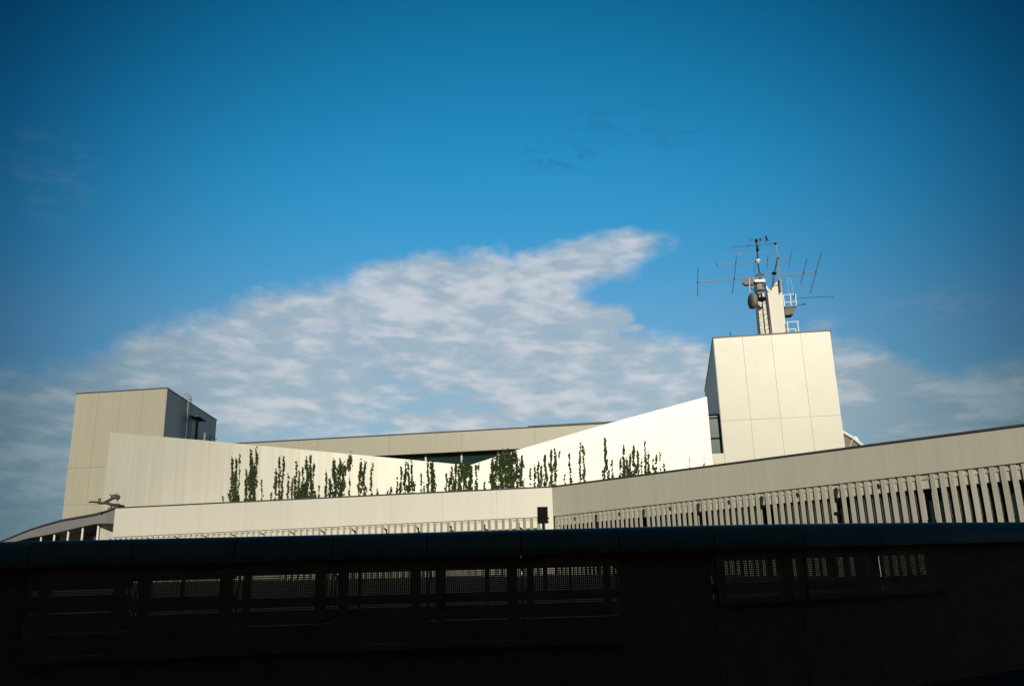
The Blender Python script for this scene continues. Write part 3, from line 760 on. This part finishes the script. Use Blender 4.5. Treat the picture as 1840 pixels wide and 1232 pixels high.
# ------------------------------------------------------------------ ornament on the parapet corner
YO = 77.6
q = at(215.5, 914, YO)
OR = thing('branching_ornament', 'dark branching metal ornament leaning out from the corner of the cream parapet', 'ornament', (q.x, q.y, ZT + .10))
def po(x, y, d=0): return at(90 + x/9.2, 870 + y/9.2, YO + d)
mb = MB(); mb.extrude([po(1100, 412), po(1178, 412), po(1172, 335), po(1125, 345)], (0.1, .5, 0)); mb.build('foot', M['black'], OR)
def limb(ps, r0, r1):
    mb = MB(); n = len(ps) - 1
    for i in range(n): mb.tube(po(*ps[i]), po(*ps[i+1]), r0 + (r1 - r0)*i/n, 7, r0 + (r1 - r0)*(i + 1)/n)
    mb.build('branch', M['darksteel'], OR, smooth=False)
limb([(1150,345),(1080,340),(1010,332),(960,312),(915,303),(880,308),(800,308)], .17, .11)
limb([(890,303),(960,268),(1030,232),(1080,208),(1150,208)], .13, .16)
limb([(800,296),(735,288),(690,284),(640,296)], .10, .07)
limb([(810,290),(802,250),(820,226),(838,250),(826,290)], .06, .05)
limb([(1010,215),(1030,180),(1080,170),(1130,182),(1140,212)], .07, .06)
limb([(1032,190),(1000,182),(990,160)], .06, .05)
limb([(1090,205),(1105,240),(1135,235)], .12, .14)
limb([(1107,240),(1107,305)], .03, .03)
limb([(1092,165),(1090,130)], .025, .02)
limb([(1130,175),(1128,130)], .025, .02)
limb([(1080,388),(1000,380),(955,392)], .05, .05)
limb([(985,322),(1020,360),(1000,384)], .05, .05)

# ------------------------------------------------------------------ ivy on the screen wall
def ivy(label, cols, kind='climbing_ivy', dens=1.0):
    """cols: (x bottom, y bottom, x top, y top, width px at foot, width px at head, density)"""
    b0, w0 = screen_point(cols[0][0], cols[0][1])
    t = thing(kind, label, 'ivy', b0, 'ivy climbing the white screen wall')
    lv = MB(); lv.open = True
    for (xb, yb, xt, yt, wb, wt, dn) in cols:
        pts_ = []
        n = max(3, int((yb - yt)/5))
        for i in range(n + 1):
            f = i/n; x = xb + (xt - xb)*f + random.uniform(-.7, .7); y = yb + (yt - yb)*f
            pts_.append(screen_point(x, y, 0.04)[0])
        st_ = MB(); st_.path(pts_, 0.018, 4); st_.build('stem', M['stem'], t)
        area = (yb - yt)*(wb + wt)/2
        cnt = int(area*0.46*min(dn, 1.0)*dens) + 3
        clump = [random.uniform(0, 6.28) for _ in range(4)]
        left = 0
        for _ in range(cnt):
            if left <= 0:                                   # leaves sit in small tufts with bare stem between them
                left = random.randint(3, 9); cf = random.random()**1.1
                wd_ = (wb + (wt - wb)*cf)*(1.0 - 0.6*cf**2.2)*(0.8 + 0.4*math.sin(cf*13 + clump[0]))
                cx_ = xb + (xt - xb)*cf + random.gauss(0, 0.27)*wd_ + 0.08*wb*math.sin(cf*7 + clump[1]); cy_ = yb + (yt - yb)*cf
            left -= 1
            x = cx_ + random.gauss(0, 0.75); y = cy_ + random.gauss(0, 3.6)
            if y > yb + 3: y = yb + 3
            q, w = screen_point(x, y, 0.03 + abs(random.gauss(0, .10)))
            s_ = random.uniform(.042, .10)
            nrm = (w.n + Vector((random.gauss(0,.35), random.gauss(0,.35), random.gauss(.25,.4)))).normalized()
            a = nrm.cross(Vector((0,0,1)))
            a = (a if a.length > .05 else Vector((1,0,0))).normalized(); c = nrm.cross(a)
            th_ = random.uniform(-.9, .9); a, c = a*math.cos(th_) + c*math.sin(th_), c*math.cos(th_) - a*math.sin(th_)
            lv.face([q + c*s_*1.15, q + a*s_*.95 + c*s_*.25, q + a*s_*.45 - c*s_*.75, q - a*s_*.45 - c*s_*.75, q - a*s_*.95 + c*s_*.25])
    lv.build('foliage', M['leaf'], t)
def yb(x): return (914.5 - (x - 207)*0.0505 if x < 992 else 875 - (x - 992)*0.127) + 4
def cc(x0, x1, ytop, wb, wt, dn=1.0, ybot=None): return (x0, ybot or yb(x0), x1, ytop, wb, wt, dn)
ivy('open two-stranded ivy, first tall clump from the left end of the screen wall', [cc(413,418,826,9,2),cc(418,425,822,7,2),cc(428,431,815,5,1,.5),cc(422,424,850,14,6,.8),cc(401,401,893,3,1)])
ivy('dense forked ivy whose two dark tips stand highest on the left half of the wall', [cc(449,450,813,14,5,1.3),cc(455,461,812,10,5,1.3),cc(441,443,848,9,3),cc(452,455,838,17,14,1.7,880)])
ivy('three thin scattered ivy strands beside the forked clump', [cc(470,470,862,3,1,.6),cc(487,487,884,3,1,1),cc(494,496,848,5,5,1.2),cc(503,501,824,8,3,.7),cc(505,510,818,7,2,.8)])
ivy('spiky dark ivy like a row of spires with a solid base', [cc(517,518,860,5,1,1),cc(524,525,860,5,1,1),cc(530,532,834,8,2,1.6),cc(537,537,851,8,2,1.6),cc(544,544,841,10,3,1.9),cc(552,551,824,11,4,1.7),cc(558,558,815,9,3,1.5),cc(562,564,830,6,1,.7),cc(545,548,868,34,22,1.5)])
ivy('tiny low ivy sprigs between the spiky clump and the leaning one', [cc(566,566,886,4,1,.8),cc(573,573,870,4,1,1),cc(585,586,848,6,1,1)])
ivy('broad dark ivy leaning right with a hooked tip at the wall top', [cc(592,593,860,7,3,1.5),cc(601,601,830,14,9,1.7),cc(608,610,832,17,12,2.0),cc(613,617,832,10,10,1.6),cc(620,628,820,7,5,.9,850),cc(627,632,816,5,5,1.3,840),cc(627,629,826,3,2,.5)])
ivy('twin parallel ivy strands of equal height right of the leaning clump', [cc(644,648,829,9,4,1.4),cc(653,655,831,11,5,1.4)])
ivy('single hooked ivy strand curling right at its tip', [cc(667,667,838,6,2,.8),cc(667,671,836,3,3,.6,842)])
ivy('sparse short ivy sprigs at the wall foot under the narrow window strip', [cc(678,678,876,2,1,.6),cc(697,697,880,5,1,.8),cc(702,702,872,6,1,.8)])
ivy('comb of four thin upright ivy strands left of the wall low point', [cc(713,714,856,4,1,.7),cc(720,721,836,6,2,1),cc(728,728,833,9,3,1.3),cc(734,734,835,9,3,1.3),cc(740,740,830,8,2,1.3)])
ivy('light speckled ivy column reaching the sloping wall top', [cc(757,757,850,4,1,.6),cc(762,762,872,4,1,.8),cc(769,769,830,8,3,.9),cc(778,777,830,15,10,1.0)])
ivy('wide lacy ivy spilling over the lowest dip of the wall', [cc(801,803,852,6,2,.9),cc(808,811,840,10,3,1.2),cc(815,820,836,13,9,1.3),cc(826,830,834,11,9,1.3),cc(836,837,834,13,10,1.3),cc(845,845,834,12,10,1.3),cc(830,834,836,38,40,.8,852)])
ivy('slim hooked ivy strand just right of the wall dip', [cc(856,855,840,6,4,.8),cc(855,861,836,4,3,.8,846),cc(870,871,865,4,1,.9)])
ivy('largest and densest ivy, a dark mass overtopping the wall', [cc(884,884,826,13,9,1.3),cc(890,893,818,13,9,1.3),cc(902,899,814,18,12,2.0),cc(914,911,812,18,12,2.1),cc(922,920,813,14,10,1.4),cc(930,927,812,15,7,1.2),cc(937,937,820,12,4,1.1),cc(906,905,812,16,16,1.2,846),cc(919,916,814,9,9,1.0,850)])
ivy('stepped ivy strands growing taller to the right of the dark mass', [cc(953,953,838,4,1,.7),cc(961,961,837,5,1,1),cc(967,967,830,7,2,1.4),cc(973,973,838,7,2,1.2),cc(980,980,818,11,4,1.2),cc(990,990,808,9,4,1.4),cc(999,997,808,9,4,1.3),cc(1003,1010,806,3,3,.6,818)])
ivy('thin single ivy strand with low side shoots near the cladding corner', [cc(1013,1017,848,5,1,.5),cc(1027,1022,815,6,2,.8)])
ivy('pair of tall narrow ivy strands alone on the white wall', [cc(1043,1042,796,4,2,1.1),cc(1051,1047,797,5,3,.9)])
ivy('tall tapered ivy with a small dark knot at its tip', [cc(1092,1087,792,12,4,.9),cc(1087,1087,790,3,3,1.5,796),cc(1100,1101,814,6,1,.5)])
ivy('grove of spiky ivy strands on the brightest part of the wall', [cc(1115,1115,822,5,2,.9),cc(1121,1121,804,8,3,1.3),cc(1128,1127,828,7,2,1.2),cc(1134,1132,816,10,2,1.3),cc(1140,1139,804,9,3,1.5),cc(1147,1146,808,7,2,1),cc(1153,1153,830,4,1,.7),cc(1130,1131,845,28,20,.9)])
ivy('tall thin ivy strand right of the spiky grove with two low ones', [cc(1161,1158,788,5,2,.8),cc(1166,1165,814,6,2,1),cc(1174,1174,832,4,1,.7),cc(1179,1179,818,6,2,1),cc(1186,1186,812,2,1,.4),cc(1193,1193,824,3,1,.4)])
ivy('faint dry ivy threads at the far right end of the screen wall', [cc(1239,1239,822,1.5,.6,.15),cc(1259,1260,832,1.5,.6,.15),cc(1265,1265,814,1.5,.6,.12)])

# ------------------------------------------------------------------ small things in front of the wings
q = at(975, 925, 30)
SG = thing('box_sign', 'flat black box on a dark post against the white corner of the wall', 'sign', (q.x, q.y, 0))
w_, h_ = 0.385, 0.60
mb = MB(); mb.box(q + Vector((0,0,0)), w_, .14, h_); mb.build('box', M['black'], SG, bevel=.015)
mb = MB(); mb.tube((q.x + .02, q.y, 0), (q.x + .02, q.y, q.z - h_/2 + .02), .055, 10); mb.build('post', M['black'], SG)
mb = MB(); mb.box(q + Vector((w_/2 + .025, 0, -.12)), .05, .06, .05); mb.box(q + Vector((w_/2 + .02, 0, -.25)), .04, .06, .04); mb.build('hinge', M['black'], SG)
q = at(1507, 940, 31)
TL = thing('twin_lamp', 'small black twin-headed spot lamp in front of the finned wall', 'lamp', (q.x, q.y, 0))
a = at(1506.5, 924, 31)
mb = MB(); mb.tube((q.x, q.y, 0), (q.x, q.y, a.z), .035, 8); mb.build('post', M['black'], TL)
for x, y in ((1502, 922.5), (1509.5, 921.5)):
    h = at(x, y, 31); mb = MB(); mb.ell(h, .075, .095, .08, 10, 8); mb.tube(h, a, .018, 5); mb.build('lamp_head', M['black'], TL)

# ------------------------------------------------------------------ dark barrier in the foreground
J = [(-110,979,46.2),(70,972.5,45.6),(249,969.5,44.6),(430,966,43.8),(603,961.5,43.2),(770,955,43.0),(935,950.5,43.0),(1105,947,42.8),(1268,943.5,42.5),(1420,941,41.2),(1550,939.5,39.2),(1675,938,37.0),(1785,938,34.6),(1905,937,32.0)]
jp = []
for x, y, h in J:
    p = at(x, y, 9.0*43.0/h); jp.append(p)
ZC = sum(p.z for p in jp[4:9])/5
d0, d1 = jp[0] - jp[1], jp[-1] - jp[-2]
jp = [jp[0] + d0*k for k in (3, 2, 1)] + jp + [jp[-1] + d1*k for k in (1, 2, 3, 4, 5)]
for p in jp: p.z = ZC
NB = 3                                           # bays added beyond the left edge of the picture
BR = thing('barrier', 'near-black perforated metal barrier with a rounded cap running across the foreground', 'barrier', (jp[9].x, jp[9].y, 0))
RC = 0.225
def sec(a, b_, t, prof, z=0):
    pass
walls = [Wall(jp[i], jp[i+1]) for i in range(len(jp) - 1)]
def miter(i):
    if i == 0: return walls[0].n
    if i == len(walls): return walls[-1].n
    v = (walls[i-1].n + walls[i].n).normalized(); return v/max(.5, v.dot(walls[i].n))
def loft(mb, rings):
    n = len(rings[0]); b0 = len(mb.v)
    for r_ in rings: mb.v += r_
    for q in range(len(rings) - 1):
        for k in range(n):
            j = (k + 1) % n; mb.f.append((b0+q*n+k, b0+q*n+j, b0+(q+1)*n+j, b0+(q+1)*n+k)); mb.uv.append(None); mb.mi.append(0)
    mb.f.append(tuple(b0 + k for k in range(n))); mb.f.append(tuple(b0 + (len(rings)-1)*n + k for k in reversed(range(n)))); mb.uv += [None, None]; mb.mi += [0, 0]
def profile(r, top_, drop, back_):
    return [(back_, top_ - drop), (back_, top_)] + [(r*math.sin(t*math.pi/16), top_ - RC + r*math.cos(t*math.pi/16)) for t in range(0, 9)] + [(r, top_ - drop)]
PRO = [(-0.03, ZC - .10)] + [(-0.03, ZC)] + [(RC*math.sin(t*math.pi/20), ZC - RC + RC*math.cos(t*math.pi/20)) for t in range(0, 11)] + [(RC, ZC - .265), (RC - .015, ZC - .265), (RC - .06, ZC - RC - .05)]
PRI = [(-0.02, ZC - .11)] + [(-0.02, ZC - .02)] + [((RC - .012)*math.sin(t*math.pi/20), ZC - RC + (RC - .012)*math.cos(t*math.pi/20)) for t in range(0, 11)] + [(RC - .012, ZC - .26), (RC - .02, ZC - .26), (RC - .07, ZC - RC - .05)]
for i in range(len(jp) - 1):
    w = walls[i]; g_ = 0.005
    mA, mB = miter(i), miter(i + 1)
    mb = MB()
    loft(mb, [[w.A + w.u*g_ + mA*q[0] + Vector((0,0,q[1])) for q in PRO], [w.B - w.u*g_ + mB*q[0] + Vector((0,0,q[1])) for q in PRO]])
    mb.build('cap', M['barrier'], BR)
    mb = MB()
    loft(mb, [[w.B - w.u*.04 + mB*q[0] + Vector((0,0,q[1])) for q in PRI], [w.B + mB*q[0] + Vector((0,0,q[1])) for q in PRI], [w.B + (walls[i+1].u if i + 1 < len(walls) else w.u)*.04 + mB*q[0] + Vector((0,0,q[1])) for q in PRI]])
    mb.build('joint_strip', M['black'], BR)
    i -= NB
    # boards behind the perforated sheet, with open slots between them
    solid = i in (0, 7) or i >= 11 or i < 0
    lv_ = [(ZC - .62, ZC - .335)] 
    slots = [(1.455, 1.215), (1.130, 1.085), (.955, .935), (.735, .72)]
    if i == 1: slots[0] = (1.36, 1.30); slots[1] = (1.14, 1.12)
    if i == 2: slots[0] = (1.43, 1.25)
    if i in (2, 4): slots[2] = (.95, .948)
    if i in (2, 3, 6): slots[3] = (.73, .728)
    zs_ = [ZC - .255] + [x for sl_ in slots for x in sl_] + [0.0]
    if solid: rows = [(ZC - .255, 0.0)]
    else: rows = [(zs_[k], zs_[k+1]) for k in range(0, len(zs_), 2)]
    if i >= 8 and not solid: rows = [(ZC - .255, 1.47), (1.23, 1.13), (1.07, 0.0)]
    for z1, z0 in rows:
        mb = MB(); w.box(mb, 0.0, w.L, .02, .05, z0, z1); mb.build('board', M['barrier2'], BR)
    # perforated sheet: a grid of thin strips (only where a slot lets light through)
    if not solid:
        mb = MB(); pt = 0.0215; hb = 0.0069 if i < 8 else 0.0076
        hi, lo = 1.52, 0.68 if i < 8 else 1.04
        nu = int(w.L/pt); nv = int((hi - lo)/pt)
        for k in range(nu + 1):
            u = (k + .5)*w.L/(nu + 1); w.box(mb, u - hb, u + hb, .16, .163, lo, hi)
        for k in range(nv + 1):
            z = lo + (hi - lo)*k/nv; w.box(mb, 0, w.L, .1605, .1635, z - hb, z + hb)
        mb.build('perforated_sheet', M['barrier2'], BR)
    # paired posts either side of each joint, and the pale hooked rib behind the joint
    if i in (2, 3, 4, 5, 6, 9):
        u = w.L*(.32, .68, .45, .80, .25, .6, .5, .4, .3, .55)[i]; mb = MB(); w.box(mb, u, u + (.03, .05, .022, .06)[i % 4], -.08, -.02, 0, ZC - .26); mb.build('post', M['barrier2'], BR)
    for du in (-.16 - .03*(i % 3 == 1), .055 + .02*(i % 2)):
        u = du if du > 0 else w.L + du
        mb = MB(); w.box(mb, u, u + .075 + .02*(i % 3), -.06, .018, 0, ZC - .26); mb.build('post', M['barrier2'], BR)
    mb = MB()
    mb.path([w.p(w.L, -.10, .2), w.p(w.L, -.10, 1.30), w.p(w.L + .02, -.13, 1.40), w.p(w.L - .01, -.10, 1.50), w.p(w.L - .01, -.06, ZC - .30)], .013, 6)
    mb.build('rib', M['bracket'], BR)

# ------------------------------------------------------------------ unseen block added behind the viewer to cast shade over the barrier
CN = thing('added_shade_block', 'plain dark concrete block, unseen, added behind the viewpoint to shade the near barrier', 'building', (0, -7, 0))
mb = MB(); mb.box((0, -9.0, 5.0), 90, 4.0, 10.0); mb.build('wall', M['concrete'], CN)
mb = MB(); mb.box((0, -9.0, 10.16), 90.6, 4.6, .3); mb.build('roof', M['concrete'], CN)
for x in (-30, -18, -6, 6, 18, 30):
    mb = MB(); mb.box((x, -6.97, 5.2), 7, .05, 3.2); mb.build('window', M['glass'], CN)
